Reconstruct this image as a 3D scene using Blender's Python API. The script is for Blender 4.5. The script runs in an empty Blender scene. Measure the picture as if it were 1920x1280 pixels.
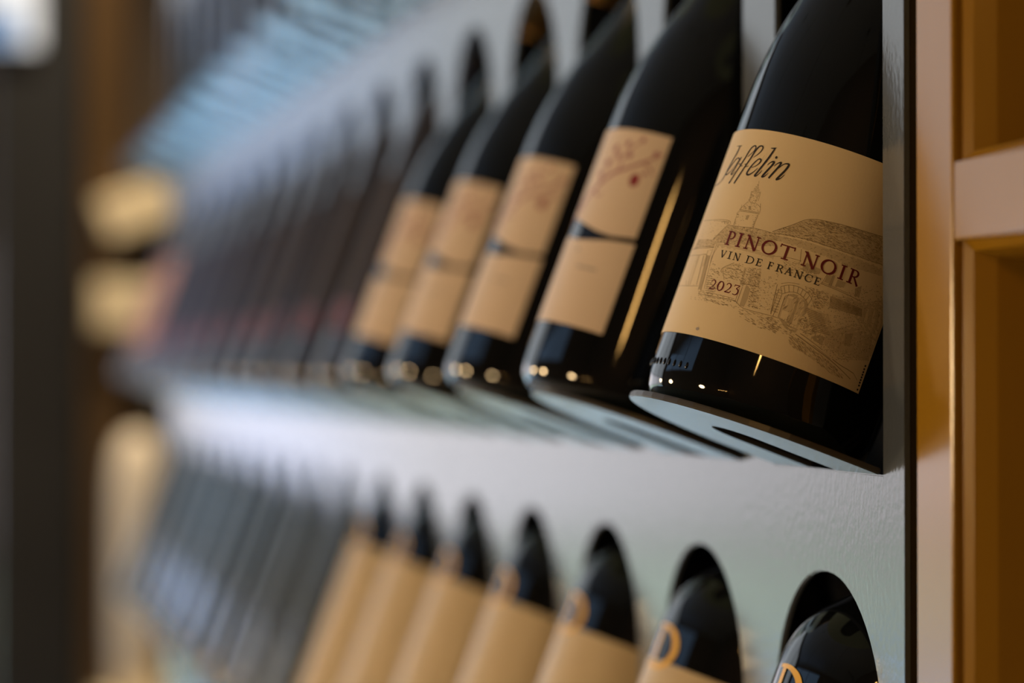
import bpy, bmesh, math, random
from mathutils import Vector, Matrix
import numpy as np
sc = bpy.context.scene
COL = sc.collection
PI = math.pi

# ------------------------------------------------------------------ camera
S = 0.148857                      # column pitch of the rack
PHI = math.radians(20.681)        # how far the bottles lean back
cam_d = bpy.data.cameras.new('camera'); cam = bpy.data.objects.new('camera', cam_d); COL.objects.link(cam)
ca, sa = math.cos(math.radians(12.822)), math.sin(math.radians(12.822))
cp, sp = math.cos(math.radians(.688)), math.sin(math.radians(.688))
F = Vector((-ca*cp, sa*cp, sp)); R = Vector((sa, ca, 0)); U = R.cross(F)
M = Matrix((R, U, -F)).transposed().to_4x4(); M.translation = (0.8603, -0.3082, 0.03159)
cam.matrix_world = M
cam_d.lens = 91.33; cam_d.sensor_width = 36; cam_d.clip_start = .02; cam_d.clip_end = 60
cam_d.dof.use_dof = True; cam_d.dof.focus_distance = 0.868; cam_d.dof.aperture_fstop = 4.6
sc.camera = cam

# ------------------------------------------------------------------ world and exposure
sc.view_settings.view_transform = 'Standard'; sc.view_settings.look = 'None'
sc.view_settings.exposure = 0.0; sc.view_settings.gamma = 1.0; sc.view_settings.use_curve_mapping = False
w = bpy.data.worlds.new('world'); sc.world = w; w.use_nodes = True
bg = w.node_tree.nodes['Background']; bg.inputs[0].default_value = (.62, .75, 1, 1); bg.inputs[1].default_value = .8

def light(name, kind, loc, energy, color, size=.3, size_y=None, target=None):
    d = bpy.data.lights.new(name, kind); d.energy = energy; d.color = color
    if kind == 'AREA':
        d.size = size
        if size_y: d.shape = 'RECTANGLE'; d.size_y = size_y
    else: d.shadow_soft_size = size
    o = bpy.data.objects.new(name, d); COL.objects.link(o); o.location = loc
    if target is not None:
        o.rotation_euler = (Vector(target)-Vector(loc)).to_track_quat('-Z', 'Y').to_euler()
    return o

def spot(name, loc, target, energy, color, deg, size):
    o = light(name, 'SPOT', loc, energy, color, size, None, target); o.data.spot_size = math.radians(deg); o.data.spot_blend = 1; return o
# added cool fill light on the floor, brightens the far ledge undersides
spot('added_ledge_uplight', (-1.75, -.80, -1.12), (-1.55, -.03, .27), 360, (.30, .50, 1), 66, .05)

spot('ceiling_spotlight', (-3.85, .02, 2.13), (-4.32, .09, .05), 330, (1, .77, .50), 40, .03)

# ------------------------------------------------------------------ materials
def mat(name, col, rough=.5, metal=0, spec=.5, emit=None, es=0, **k):
    m = bpy.data.materials.new(name); m.use_nodes = True; b = m.node_tree.nodes['Principled BSDF']
    b.inputs['Base Color'].default_value = (*col, 1); b.inputs['Roughness'].default_value = rough
    b.inputs['Metallic'].default_value = metal; b.inputs['Specular IOR Level'].default_value = spec
    if emit: b.inputs['Emission Color'].default_value = (*emit, 1); b.inputs['Emission Strength'].default_value = es
    if k.get('coat'): b.inputs['Coat Weight'].default_value = k['coat']; b.inputs['Coat Roughness'].default_value = .05
    return m
def noise_color(m, scale, lo, hi, stretch=(1, 1, 1), detail=4):
    nt = m.node_tree; b = nt.nodes['Principled BSDF']
    tc = nt.nodes.new('ShaderNodeTexCoord'); mp = nt.nodes.new('ShaderNodeMapping'); mp.inputs['Scale'].default_value = stretch
    n = nt.nodes.new('ShaderNodeTexNoise'); n.inputs['Scale'].default_value = scale; n.inputs['Detail'].default_value = detail
    r = nt.nodes.new('ShaderNodeValToRGB'); r.color_ramp.elements[0].color = (*lo, 1); r.color_ramp.elements[1].color = (*hi, 1)
    r.color_ramp.elements[0].position = .3; r.color_ramp.elements[1].position = .7
    nt.links.new(tc.outputs['Object'], mp.inputs[0]); nt.links.new(mp.outputs[0], n.inputs['Vector'])
    nt.links.new(n.outputs['Fac'], r.inputs[0]); nt.links.new(r.outputs[0], b.inputs['Base Color'])
    return m
def bump(m, scale, strength, dist, stretch=(1, 1, 1), detail=2):
    nt = m.node_tree; b = nt.nodes['Principled BSDF']
    tc = nt.nodes.new('ShaderNodeTexCoord'); mp = nt.nodes.new('ShaderNodeMapping'); mp.inputs['Scale'].default_value = stretch
    n = nt.nodes.new('ShaderNodeTexNoise'); n.inputs['Scale'].default_value = scale; n.inputs['Detail'].default_value = detail
    bp = nt.nodes.new('ShaderNodeBump'); bp.inputs['Strength'].default_value = strength; bp.inputs['Distance'].default_value = dist
    nt.links.new(tc.outputs['Object'], mp.inputs[0]); nt.links.new(mp.outputs[0], n.inputs['Vector'])
    nt.links.new(n.outputs['Fac'], bp.inputs['Height']); nt.links.new(bp.outputs[0], b.inputs['Normal'])
    return m
STEEL = bump(noise_color(mat('powder_coated_steel', (.09, .105, .13), .17), 3, (.083, .098, .122), (.098, .114, .138)), 430, .30, .0005, (1, 1, .6))
LEDGE = mat('ledge_steel_painted_sheen', (.36, .47, .38), .15)  # face colour lightened to stand in for daylight reflected by the ledge undersides
EDGE = mat('cut_steel_edge', (.055, .048, .042), .4, .2)
BLACK = mat('matt_black_board', (.012, .012, .013), .7)
GLASS_D = mat('dark_bottle_glass', (.004, .005, .0065), .035, spec=.5)
GLASS_B = mat('black_brown_bottle_glass', (.03, .027, .03), .14)
GLASS_G = mat('green_grey_bottle_glass', (.03, .036, .028), .12)
GLASS_N = mat('brown_bottle_glass', (.05, .02, .012), .06)
PAPER = bump(mat('cream_label_paper', (.74, .60, .385), .55, spec=.3), 900, .12, .0002)
PAPER2 = bump(mat('pinkish_label_paper', (.72, .59, .48), .5, spec=.35), 900, .1, .0002)
PAPER3 = bump(mat('tan_label_paper', (.58, .46, .30), .42, spec=.4), 900, .1, .0002)
TONE1 = mat('print_light_brown', (.61, .485, .305), .6, spec=.25)
TONE2 = mat('print_mid_brown', (.48, .375, .23), .6, spec=.25)
LINE = mat('print_brown_line', (.30, .225, .13), .6, spec=.25)
INK = mat('print_black_ink', (.022, .017, .015), .5, spec=.3)
RED = mat('print_dark_red_ink', (.13, .008, .014), .5, spec=.3)
PINK = mat('print_dusty_pink_ink', (.38, .15, .17), .5)
BERRY = mat('print_berry_red_ink', (.26, .012, .03), .5)
GREYINK = mat('print_grey_ink', (.34, .30, .28), .5)
GOLD = mat('gold_print', (.85, .47, .03), .35, .1)
CHAR = mat("charcoal_label_paper", (.045, .033, .030), .6, spec=.3)
MAROON = mat('maroon_label_band', (.15, .035, .042), .45)
PEACH = mat('peach_label_paper', (.62, .30, .20), .45)
PALE = mat('pale_green_white_label', (.29, .33, .33), .3)
OLIVE = mat('olive_grey_label_paper', (.075, .085, .066), .4)
FOIL = mat('black_foil_capsule', (.02, .018, .018), .3, .3)
GOLDFOIL = mat('bronze_foil_capsule', (.42, .24, .08), .3, .7)
PAINT = bump(noise_color(mat('champagne_painted_wood', (.34, .17, .012), .2, .0, .4), 6, (.32, .165, .010), (.35, .18, .014)), 260, .1, .0004, (1, 1, .25))
RECESS = noise_color(mat('brown_wood_painted_shade', (.06, .03, .008), .6), 14, (.020, .0075, .001), (.026, .010, .0016), (1, 1, .1))  # brown wood, its colour darkened further to carry the shade inside the recesses
WALLM = noise_color(mat('brown_plaster', (.12, .085, .06), .8), 3, (.11, .078, .055), (.14, .10, .07))
FLOORM = noise_color(mat('pale_stone_floor', (.5, .5, .5), .25), 4, (.48, .48, .49), (.56, .56, .57), (1, 8, 1))
CEILM = mat('pale_blue_grey_ceiling', (.30, .37, .47), .8)
COLM = noise_color(mat('near_black_column_paint', (.008, .010, .013), .5), 5, (.006, .008, .011), (.010, .012, .015))
FARWOOD = noise_color(mat('golden_oak', (.07, .036, .010), .45), 8, (.06, .032, .008), (.08, .043, .012), (1, 1, .15))
FARBACK = mat('dark_brown_panel', (.045, .032, .022), .6)
CREAM = mat('cream_glaze', (.88, .80, .66), .35)
BOARD = mat('pale_maple', (.84, .74, .52), .45)

# ------------------------------------------------------------------ helpers
def tag(o, label=None, cat=None, group=None, kind=None):
    for k, v in (('label', label), ('category', cat), ('group', group), ('kind', kind)):
        if v: o[k] = v
    return o
def mesh(name, verts, faces, m, parent=None, smooth=False):
    me = bpy.data.meshes.new(name); me.from_pydata([tuple(v) for v in verts], [], faces); me.validate()
    me.materials.append(m)
    if smooth: me.polygons.foreach_set('use_smooth', [True]*len(me.polygons))
    o = bpy.data.objects.new(name, me); COL.objects.link(o); o.parent = parent
    return o
def bm_obj(name, bm, m, parent=None, smooth=False, loc=None):
    bmesh.ops.recalc_face_normals(bm, faces=bm.faces)
    me = bpy.data.meshes.new(name); bm.to_mesh(me); bm.free(); me.materials.append(m)
    if smooth: me.polygons.foreach_set('use_smooth', [True]*len(me.polygons))
    o = bpy.data.objects.new(name, me); COL.objects.link(o); o.parent = parent
    if loc: o.location = loc
    return o
def empty(name, loc, rot=(0, 0, 0)):
    o = bpy.data.objects.new(name, None); COL.objects.link(o); o.location = loc; o.rotation_euler = rot
    o.empty_display_size = .02
    return o
def box_bm(lo, hi, bev=0, bm=None):
    own = bm is None
    b = bmesh.new()
    r = bmesh.ops.create_cube(b, size=1)
    for v in b.verts: v.co = Vector([lo[i]+(v.co[i]+.5)*(hi[i]-lo[i]) for i in range(3)])
    if bev: bmesh.ops.bevel(b, geom=list(b.edges), offset=bev, segments=2, profile=.6, affect='EDGES')
    if own: return b
    me = bpy.data.meshes.new('tmp'); b.to_mesh(me); b.free(); bm.from_mesh(me); bpy.data.meshes.remove(me)
    return bm
def box(name, lo, hi, m, parent=None, bev=0): return bm_obj(name, box_bm(lo, hi, bev), m, parent)
def lathe(name, prof, m, parent=None, seg=72):
    v = []; f = []
    for r, h in prof:
        for k in range(seg):
            a = 2*PI*k/seg; v.append((r*math.cos(a), r*math.sin(a), h))
    n = len(prof)
    for j in range(n-1):
        for k in range(seg):
            k2 = (k+1) % seg; f.append((j*seg+k, j*seg+k2, (j+1)*seg+k2, (j+1)*seg+k))
    f.append(tuple(reversed(range(seg)))); f.append(tuple((n-1)*seg+k for k in range(seg)))
    return mesh(name, v, f, m, parent, True)
def catmull(P, n=6):
    if len(P) < 3: return P
    out = []
    Q = [P[0]]+list(P)+[P[-1]]
    for i in range(1, len(Q)-2):
        p0, p1, p2, p3 = Q[i-1], Q[i], Q[i+1], Q[i+2]
        for k in range(n):
            t = k/n
            out.append(tuple(.5*(2*b+(c-a)*t+(2*a-5*b+4*c-d)*t*t+(3*b-a-3*c+d)*t**3) for a, b, c, d in zip(p0, p1, p2, p3)))
    out.append(tuple(P[-1])); return out
class Decal:                                   # flat print: quads in label millimetres, wrapped round the bottle
    def __init__(s): s.v = []; s.f = []
    def quad(s, *p):
        b = len(s.v); s.v += p; s.f.append((b, b+1, b+2, b+3))
    def ribbon(s, pts, widths, smooth=True):
        Q = [(p[0], p[1], wd) for p, wd in zip(pts, widths)]
        if smooth: Q = catmull(Q)
        else:
            out = []
            for a, b in zip(Q, Q[1:]):
                n = max(1, int(math.hypot(a[0]-b[0], a[1]-b[1])/2.5))
                out += [tuple(a[i]+(b[i]-a[i])*k/n for i in range(3)) for k in range(n)]
            Q = out+[Q[-1]]
        L = []
        for i, (x, y, wd) in enumerate(Q):
            a = Q[max(0, i-1)]; b = Q[min(len(Q)-1, i+1)]
            dx, dy = b[0]-a[0], b[1]-a[1]; l = math.hypot(dx, dy) or 1
            nx, ny = -dy/l*wd/2, dx/l*wd/2
            L.append(((x+nx, y+ny), (x-nx, y-ny)))
        b0 = len(s.v)
        for a, b in L: s.v += [a, b]
        for i in range(len(L)-1): s.f.append((b0+2*i, b0+2*i+1, b0+2*i+3, b0+2*i+2))
    def poly(s, P, dv=.3, du=2.5):
        v0 = min(p[1] for p in P); v1 = max(p[1] for p in P); n = max(1, int((v1-v0)/dv)); st = (v1-v0)/n
        def spans(y):
            xs = []
            for (x0, y0), (x1, y1) in zip(P, P[1:]+P[:1]):
                if (y0 <= y) != (y1 <= y): xs.append(x0+(y-y0)/(y1-y0)*(x1-x0))
            xs.sort(); return list(zip(xs[::2], xs[1::2]))
        for k in range(n):
            y = v0+k*st
            for a, b in spans(y+st/2):
                m_ = max(1, int((b-a)/du))
                for j in range(m_):
                    x0 = a+(b-a)*j/m_; x1 = a+(b-a)*(j+1)/m_
                    s.quad((x0, y), (x1, y), (x1, y+st), (x0, y+st))
    def disc(s, x, y, rx, ry=None, n=18):
        s.poly([(x+rx*math.cos(2*PI*k/n), y+(ry or rx)*math.sin(2*PI*k/n)) for k in range(n)], .12)
    def build(s, name, m, rad, off, parent, prof=None):
        V = []
        for x, y in s.v:
            r = (prof(y/1000) if prof else rad)+off; a = x/1000/rad
            V.append((r*math.sin(a), -r*math.cos(a), y/1000))
        return mesh(name, V, s.f, m, parent)
def wrap_sheet(name, u0, u1, v0, v1, m, rad, off, parent, th=.00012, nu=40, low=None, high=None):
    V = []; Fc = []; nv = 8
    for lay in (0, 1):
        for j in range(nv+1):
            for k in range(nu+1):
                u = u0+(u1-u0)*k/nu; a = u/1000/rad; lo = low(u) if low else v0; hi = high(u) if high else v1
                h = (lo+(hi-lo)*j/nv)/1000; r = rad+off+(0 if lay == 0 else th)
                V.append((r*math.sin(a), -r*math.cos(a), h))
    n1 = (nu+1)*(nv+1); idx = lambda l, j, k: l*n1+j*(nu+1)+k
    for j in range(nv):
        for k in range(nu):
            Fc.append((idx(1, j, k), idx(1, j, k+1), idx(1, j+1, k+1), idx(1, j+1, k)))
            Fc.append((idx(0, j, k), idx(0, j+1, k), idx(0, j+1, k+1), idx(0, j, k+1)))
    for k in range(nu):
        Fc.append((idx(0, 0, k), idx(0, 0, k+1), idx(1, 0, k+1), idx(1, 0, k))); Fc.append((idx(0, nv, k), idx(1, nv, k), idx(1, nv, k+1), idx(0, nv, k+1)))
    for j in range(nv):
        Fc.append((idx(0, j, 0), idx(1, j, 0), idx(1, j+1, 0), idx(0, j+1, 0))); Fc.append((idx(0, j, nu), idx(0, j+1, nu), idx(1, j+1, nu), idx(1, j, nu)))
    return mesh(name, V, Fc, m, parent, False)

# ------------------------------------------------------------------ room shell
X0, X1, Y0, Y1, Z0, Z1 = -4.72, 2.6, -4.2, .32, -1.25, 2.25
tag(box('floor', (X0-.1, Y0-.1, Z0-.1), (X1+.1, Y1+.1, Z0), FLOORM), kind='structure')
tag(box('ceiling', (X0-.1, Y0-.1, Z1), (X1+.1, Y1+.1, Z1+.1), CEILM), kind='structure')
tag(box('wall_back', (X0-.1, Y1, Z0), (X1+.1, Y1+.1, Z1), WALLM), kind='structure')
tag(box('wall_near', (X1, Y0, Z0), (X1+.1, Y1, Z1), WALLM), kind='structure')
def wall_x(name, x, t, y0, y1, z0, z1, holes):             # wall normal to x with rectangular openings along y
    bm = bmesh.new(); ya = y0
    for a, b, c, d in sorted(holes):
        box_bm((x-t, ya, z0), (x, a, z1), 0, bm); box_bm((x-t, a, z0), (x, b, c), 0, bm); box_bm((x-t, a, d), (x, b, z1), 0, bm); ya = b
    box_bm((x-t, ya, z0), (x, y1, z1), 0, bm)
    return tag(bm_obj(name, bm, WALLM), kind='structure')
WY0, WY1, WZ0, WZ1 = -3.9, -.20, -1.05, 2.05
wall_x('wall_far', X0, .12, Y0, Y1, Z0, Z1, [(WY0, WY1, WZ0, WZ1)])
bm = bmesh.new(); a0, b0, c0, d0 = -4.5, -.6, 1.35, 2.12
box_bm((X0, Y0-.12, Z0), (a0, Y0, Z1), 0, bm); box_bm((a0, Y0-.12, Z0), (b0, Y0, c0), 0, bm); box_bm((a0, Y0-.12, d0), (b0, Y0, Z1), 0, bm); box_bm((b0, Y0-.12, Z0), (X1, Y0, Z1), 0, bm)
tag(bm_obj('wall_opposite', bm, WALLM), kind='structure')
def pane_mat(name, col, st):
    m = mat(name, (.02, .02, .02), .1, emit=col, es=st); return m
PTOP = pane_mat('daylight_pane_grey', (.80, .88, .95), 1.25)
PDIM = pane_mat('daylight_pane_shaded', (.70, .84, 1), .5)
PMID = pane_mat('daylight_pane_bright', (.92, .92, 1), 2.0)
PLOW = pane_mat('daylight_pane_garden', (.78, 1, .86), 1.7)
PBLU = pane_mat('daylight_pane_blue', (.5, .74, 1), 3.2)
win = tag(empty('window_1', (X0, (WY0+WY1)/2, WZ0)), kind='structure')
def rel(o, p): o.parent = p; o.location = Vector(o.location)-p.location; return o
zz = [WZ0, -.66, -.36, .33, WZ1]; MM = [PBLU, PLOW, PMID, PTOP]
ny = 4; YS = [WY0, -2.8, -1.7, -.65, WY1]
for j in range(4):
    for k in range(ny):
        ya, yb = YS[k], YS[k+1]
        rel(box('pane', (X0-.09, ya+.015, zz[j]+.015), (X0-.08, yb-.015, zz[j+1]-.015), PDIM if (j, k) == (3, 3) else MM[j]), win)
bm = bmesh.new()
for k in range(ny+1):
    y = YS[k]; box_bm((X0-.11, y-.02, WZ0), (X0-.05, y+.02, WZ1), .003, bm)
for z in zz: box_bm((X0-.11, WY0, z-.02), (X0-.05, WY1, z+.02), .003, bm)
rel(bm_obj('window_frame', bm, COLM), win)
POPP = pane_mat('added_blue_sheen_pane', (.40, .64, 1), .8)  # added glowing window, there to put a dim blue reflection on bottle shoulders
win2 = tag(empty('added_window_2', ((a0+b0)/2, Y0, c0)), kind='structure')
for k in range(3):
    xa = a0+(b0-a0)*k/3; xb = a0+(b0-a0)*(k+1)/3
    rel(box('pane', (xa+.015, Y0-.09, c0+.015), (xb-.015, Y0-.08, d0-.015), POPP), win2)
bm = bmesh.new()
for k in range(4):
    x = a0+(b0-a0)*k/3; box_bm((x-.02, Y0-.11, c0), (x+.02, Y0-.05, d0), .003, bm)
for z in (c0, d0): box_bm((a0, Y0-.11, z-.02), (b0, Y0-.05, z+.02), .003, bm)
rel(bm_obj('window_frame', bm, COLM), win2)
tag(box('trim_1', (-4.5, -.175, Z0), (-4.3, -.003, Z1), COLM, bev=.004), kind='structure')

# ------------------------------------------------------------------ wine rack
ROWS = [.26731, 0.0, -.26731]; N = 17; HR = .0549; ZT = .22966; TH = .002
rack = tag(empty('wine_rack', (-8*S, .05, Z0)), 'long grey steel wine rack with rows of tall oval cut-outs and bent bottle ledges', 'rack')
def place(o, p):                             # geometry given in world coordinates, parent an unrotated Empty
    o.parent = p; o.location = Vector(o.location)-p.location; return o
def hole_outline(cx, zb, zt, n=28):
    P = [(cx-HR, zb), (cx+HR, zb)]
    zc = zt-HR
    m_ = 5
    P = [(cx-HR+2*HR*k/m_, zb) for k in range(m_)]
    P += [(cx+HR, zb+(zc-zb)*k/8) for k in range(8)]
    P += [(cx+HR*math.cos(PI*k/n), zc+HR*math.sin(PI*k/n)) for k in range(n)]
    P += [(cx-HR, zc-(zc-zb)*k/8) for k in range(8)]
    return P
def panel_part(c0_, c1_, gap):
    bm = bmesh.new()
    cache = {}
    def V(x, y, z):
        k = (round(x, 6), round(y, 6), round(z, 6))
        if k not in cache: cache[k] = bm.verts.new((x, y, z))
        return cache[k]
    def face(vs):
        vs = [v for i, v in enumerate(vs) if v is not vs[i-1]]
        if len(set(vs)) < 3: return
        try: bm.faces.new(vs)
        except ValueError: pass
    for zh in ROWS:
        for i in range(c0_, c1_):
            cx = -i*S; xa = cx-S/2+(gap if i == c1_-1 else 0); xb = cx+S/2-(gap if i == c0_ else 0)
            za, zb_ = zh-.0188, zh+.26731-.0188
            P = hole_outline(cx, zh-TH, zh+ZT); cc = ((xa+xb)/2, zh+.1)
            Q = []
            for x, z in P:                    # ray from the hole's centre to the cell's border
                dx, dz = x-cc[0], z-cc[1]
                t = min(((xb if dx > 0 else xa)-cc[0])/dx if abs(dx) > 1e-9 else 1e9, ((zb_ if dz > 0 else za)-cc[1])/dz if abs(dz) > 1e-9 else 1e9)
                Q.append((cc[0]+dx*t, cc[1]+dz*t))
            n = len(P)
            corners = [(xa, za), (xb, za), (xb, zb_), (xa, zb_)]
            for k in range(n):
                k2 = (k+1) % n
                extra = []
                for c in corners:
                    for_a = math.atan2(Q[k][1]-cc[1], Q[k][0]-cc[0]); for_b = math.atan2(Q[k2][1]-cc[1], Q[k2][0]-cc[0]); an = math.atan2(c[1]-cc[1], c[0]-cc[0])
                    d1 = (an-for_a) % (2*PI); d2 = (for_b-for_a) % (2*PI)
                    if 1e-6 < d1 < d2-1e-6 and d2 < PI: extra.append(c)
                for y in (0, TH):
                    face([V(P[k][0], y, P[k][1]), V(Q[k][0], y, Q[k][1])]+[V(c[0], y, c[1]) for c in extra]+[V(Q[k2][0], y, Q[k2][1]), V(P[k2][0], y, P[k2][1])])
                face([V(P[k][0], 0, P[k][1]), V(P[k2][0], 0, P[k2][1]), V(P[k2][0], TH, P[k2][1]), V(P[k][0], TH, P[k][1])])
    xa = -(c1_-1)*S-S/2+gap; xb = -c0_*S+S/2-gap
    zlo, zhi = ROWS[2]-.0188, ROWS[0]+.26731-.0188
    for a, b, c, d in ((xa, xb, Z0+.04, zlo), (xa, xb, zhi, .80)):
        for y in (0, TH): face([V(a, y, c), V(b, y, c), V(b, y, d), V(a, y, d)])
    for x in (xa, xb): face([V(x, 0, Z0+.04), V(x, TH, Z0+.04), V(x, TH, .80), V(x, 0, .80)])
    for z in (Z0+.04, .80): face([V(xa, 0, z), V(xb, 0, z), V(xb, TH, z), V(xa, TH, z)])
    bmesh.ops.recalc_face_normals(bm, faces=bm.faces)
    bmesh.ops.bevel(bm, geom=[e for e in bm.edges if len(e.link_faces) == 2 and e.calc_face_angle(0) > 1.0 and e.verts[0].co.y < .0005 and e.verts[1].co.y < .0005], offset=.0005, segments=2, affect='EDGES')
    me = bpy.data.meshes.new('panel'); bm.to_mesh(me); bm.free(); me.materials.append(STEEL)
    o = bpy.data.objects.new('panel', me); COL.objects.link(o)
    return place(o, rack)
for c_ in ((0, 5), (5, 11), (11, 17)): panel_part(*c_, .0004)
# one bent ledge: U-shaped tongue with a slot running back to the hinge
def tab_mesh():
    hw, L, iw, il = HR-.0007, .0731, .0133, .0426
    n = 24
    out = [(hw, 0)]+[(hw, (L-hw*.62)*k/6) for k in range(1, 7)]
    # rounded nose: flattened ellipse
    l0 = L-hw
    out = [(hw, l0*k/4) for k in range(5)]+[(hw*math.cos(PI*k/n), l0+hw*math.sin(PI*k/n)) for k in range(1, n)]+[(-hw, l0*(4-k)/4) for k in range(5)]
    l1 = il-iw; inn = [(iw, l1*k/4) for k in range(5)]+[(iw*math.cos(PI*k/n), l1+iw*math.sin(PI*k/n)) for k in range(1, n)]+[(-iw, l1*(4-k)/4) for k in range(5)]
    t = .0022; V = []; Fc = []; m_ = len(out)
    def P(x, l, dz): return (x, -l*math.cos(PHI)+dz*math.sin(PHI), l*math.sin(PHI)+dz*math.cos(PHI))
    for dz in (0, -t):
        for q in (out, inn): V += [P(x, l, dz) for x, l in q]
    ix = lambda lay, ring, k: (lay*2+ring)*m_+k
    for k in range(m_-1):
        Fc.append((ix(0, 0, k), ix(0, 0, k+1), ix(0, 1, k+1), ix(0, 1, k))); Fc.append((ix(1, 0, k), ix(1, 1, k), ix(1, 1, k+1), ix(1, 0, k+1)))
        Fc.append((ix(0, 0, k), ix(1, 0, k), ix(1, 0, k+1), ix(0, 0, k+1))); Fc.append((ix(0, 1, k), ix(0, 1, k+1), ix(1, 1, k+1), ix(1, 1, k)))
    for k in (0, m_-1): Fc.append((ix(0, 0, k), ix(0, 1, k), ix(1, 1, k), ix(1, 0, k)))
    return V, Fc
V_, F_ = tab_mesh(); bmt = bmesh.new(); vs = [bmt.verts.new(v) for v in V_]
for f in F_: bmt.faces.new([vs[i] for i in f])
bmesh.ops.recalc_face_normals(bmt, faces=bmt.faces)
NU = Vector((0, math.sin(PHI), math.cos(PHI)))
bmesh.ops.bevel(bmt, geom=[e for e in bmt.edges if e.calc_face_angle(0) > .9], offset=.0004, segments=2, affect='EDGES')
bmt.normal_update()
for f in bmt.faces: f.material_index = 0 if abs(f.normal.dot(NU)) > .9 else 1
tab0 = None
for zh in ROWS:
    for i in range(N):
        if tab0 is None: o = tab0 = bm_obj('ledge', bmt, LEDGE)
        else: o = tab0.copy(); COL.objects.link(o)
        if len(o.data.materials) == 1: o.data.materials.append(EDGE)
        o.parent = rack; o.location = Vector((-i*S, 0, zh))-rack.location
place(box('back_board', (-16.5*S, .17, Z0+.04), (.5*S, .18, .80), BLACK), rack)
place(box('side_plate', (.5*S-.004, .0026, Z0+.04), (.5*S-.0018, .17, .80), EDGE), rack)
place(box('side_plate', (-16.5*S+.0018, .0026, Z0+.04), (-16.5*S+.004, .17, .80), STEEL), rack)
place(box('plinth', (-16.5*S, .01, Z0), (.5*S-.004, .17, Z0+.04), BLACK), rack)
place(box('top_plate', (-16.5*S, .0026, .798), (.5*S-.004, .17, .80), STEEL), rack)

# ------------------------------------------------------------------ cabinet with moulded frame beside the rack
cab = tag(empty('painted_cabinet', (.4, .1, Z0)), 'champagne painted wooden cabinet with framed brown recesses right of the steel rack', 'cabinet')
cx0, cx1 = .0842, 1.2
place(box('stile', (cx0, 0, Z0), (.1143, .03, 1.2), PAINT, bev=.0012), cab)
place(box('rail', (.1143, 0.0003, .0719), (cx1, .03, .0963), PAINT, bev=.0010), cab)
place(box('carcass', (cx0+.003, .031, Z0), (cx1, .30, 1.2), RECESS), cab)
place(box('recess_panel', (.1143, .0215, .0963), (cx1, .0305, 1.2), RECESS), cab)
place(box('recess_panel', (.1143, .0215, Z0), (cx1, .0305, .0719), RECESS), cab)
def bead(name, pts, axis):
    bm = bmesh.new(); 
    A_ = [bm.verts.new(p[0]) for p in pts]; B_ = [bm.verts.new(p[1]) for p in pts]
    n = len(pts)
    for k in range(n): bm.faces.new([A_[k], A_[(k+1) % n], B_[(k+1) % n], B_[k]])
    bm.faces.new(A_); bm.faces.new(B_)
    return place(bm_obj(name, bm, PAINT), cab)
prof = [(0, .0035), (.0035, .0055), (.0065, .012), (.0085, .0215), (0, .0215)]
for za, zb_ in ((.0963, 1.2), (Z0, .0719)):
    bead('moulding', [((.1143+a, b, za), (.1143+a, b, zb_)) for a, b in prof], 0)
prof2 = [(0, .0035), (.0030, .0055), (.0050, .012), (.0065, .0215), (0, .0215)]
bead('moulding', [((.1143, b, .0963+a), (cx1, b, .0963+a)) for a, b in prof2], 1)
bead('moulding', [((.1143, b, .0719-a), (cx1, b, .0719-a)) for a, b in prof2], 1)

# ------------------------------------------------------------------ bottles
BURG = [(.006, .022), (.018, .018), (.030, .006), (.0335, .0008), (.0352, .0), (.0375, .0010), (.0396, .0038), (.0407, .0085), (.0410, .015), (.0410, .06), (.0410, .100),
        (.0409, .112), (.0405, .122), (.0393, .133), (.0370, .145), (.0338, .157), (.0298, .169), (.0255, .182), (.0218, .196), (.0190, .210), (.0170, .225), (.0157, .242), (.0149, .262), (.0146, .276),
        (.0146, .2785), (.0160, .279), (.0164, .282), (.0164, .287), (.0156, .2885), (.0146, .289), (.0143, .296), (.0125, .2975)]
BORD = [(.006, .022), (.018, .018), (.029, .006), (.0325, .0008), (.0342, .0), (.0365, .0010), (.0386, .0038), (.0397, .0085), (.0400, .015), (.0400, .08), (.0400, .150), (.0400, .175),
        (.0398, .181), (.0391, .187), (.0377, .1925), (.0355, .1975), (.0325, .202), (.0288, .206), (.0248, .210), (.0212, .215), (.0184, .222), (.0166, .232), (.0155, .245), (.0149, .262), (.0146, .279),
        (.0146, .2815), (.0160, .282), (.0164, .285), (.0164, .290), (.0156, .2915), (.0146, .292), (.0143, .2985), (.0125, .300)]
def capsule(parent, prof, m, h0):
    P = [(r+.0002, h) for r, h in prof if h > h0]
    return lathe('capsule', [(P[0][0]-.0001, P[0][1]-.0001)]+P+[(.008, P[-1][1]+.0006)], m, parent, 48)
def rint(prof):
    P = sorted((h, r) for r, h in prof[5:])
    def f(h):
        for (h0, r0), (h1, r1) in zip(P, P[1:]):
            if h0 <= h <= h1: return r0+(r1-r0)*(h-h0)/(h1-h0)
        return P[-1][1]
    return f
def smooth_prof(P):                           # body heights stay, shoulder and neck are refined
    a = [p for p in P if p[1] < .11 or p[1] > .275]
    i0 = next(i for i, p in enumerate(P) if p[1] >= .099 and i > 7); i1 = max(i for i, p in enumerate(P) if p[1] <= .2775)
    return P[:i0]+catmull(P[i0:i1+1], 3)+P[i1+1:]
BURG = smooth_prof(BURG); BORD = smooth_prof(BORD); SLIM = [(r*.92 if h < .2 else r*(.92+.08*min(1, (h-.2)/.03)), h) for r, h in BORD]

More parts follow.
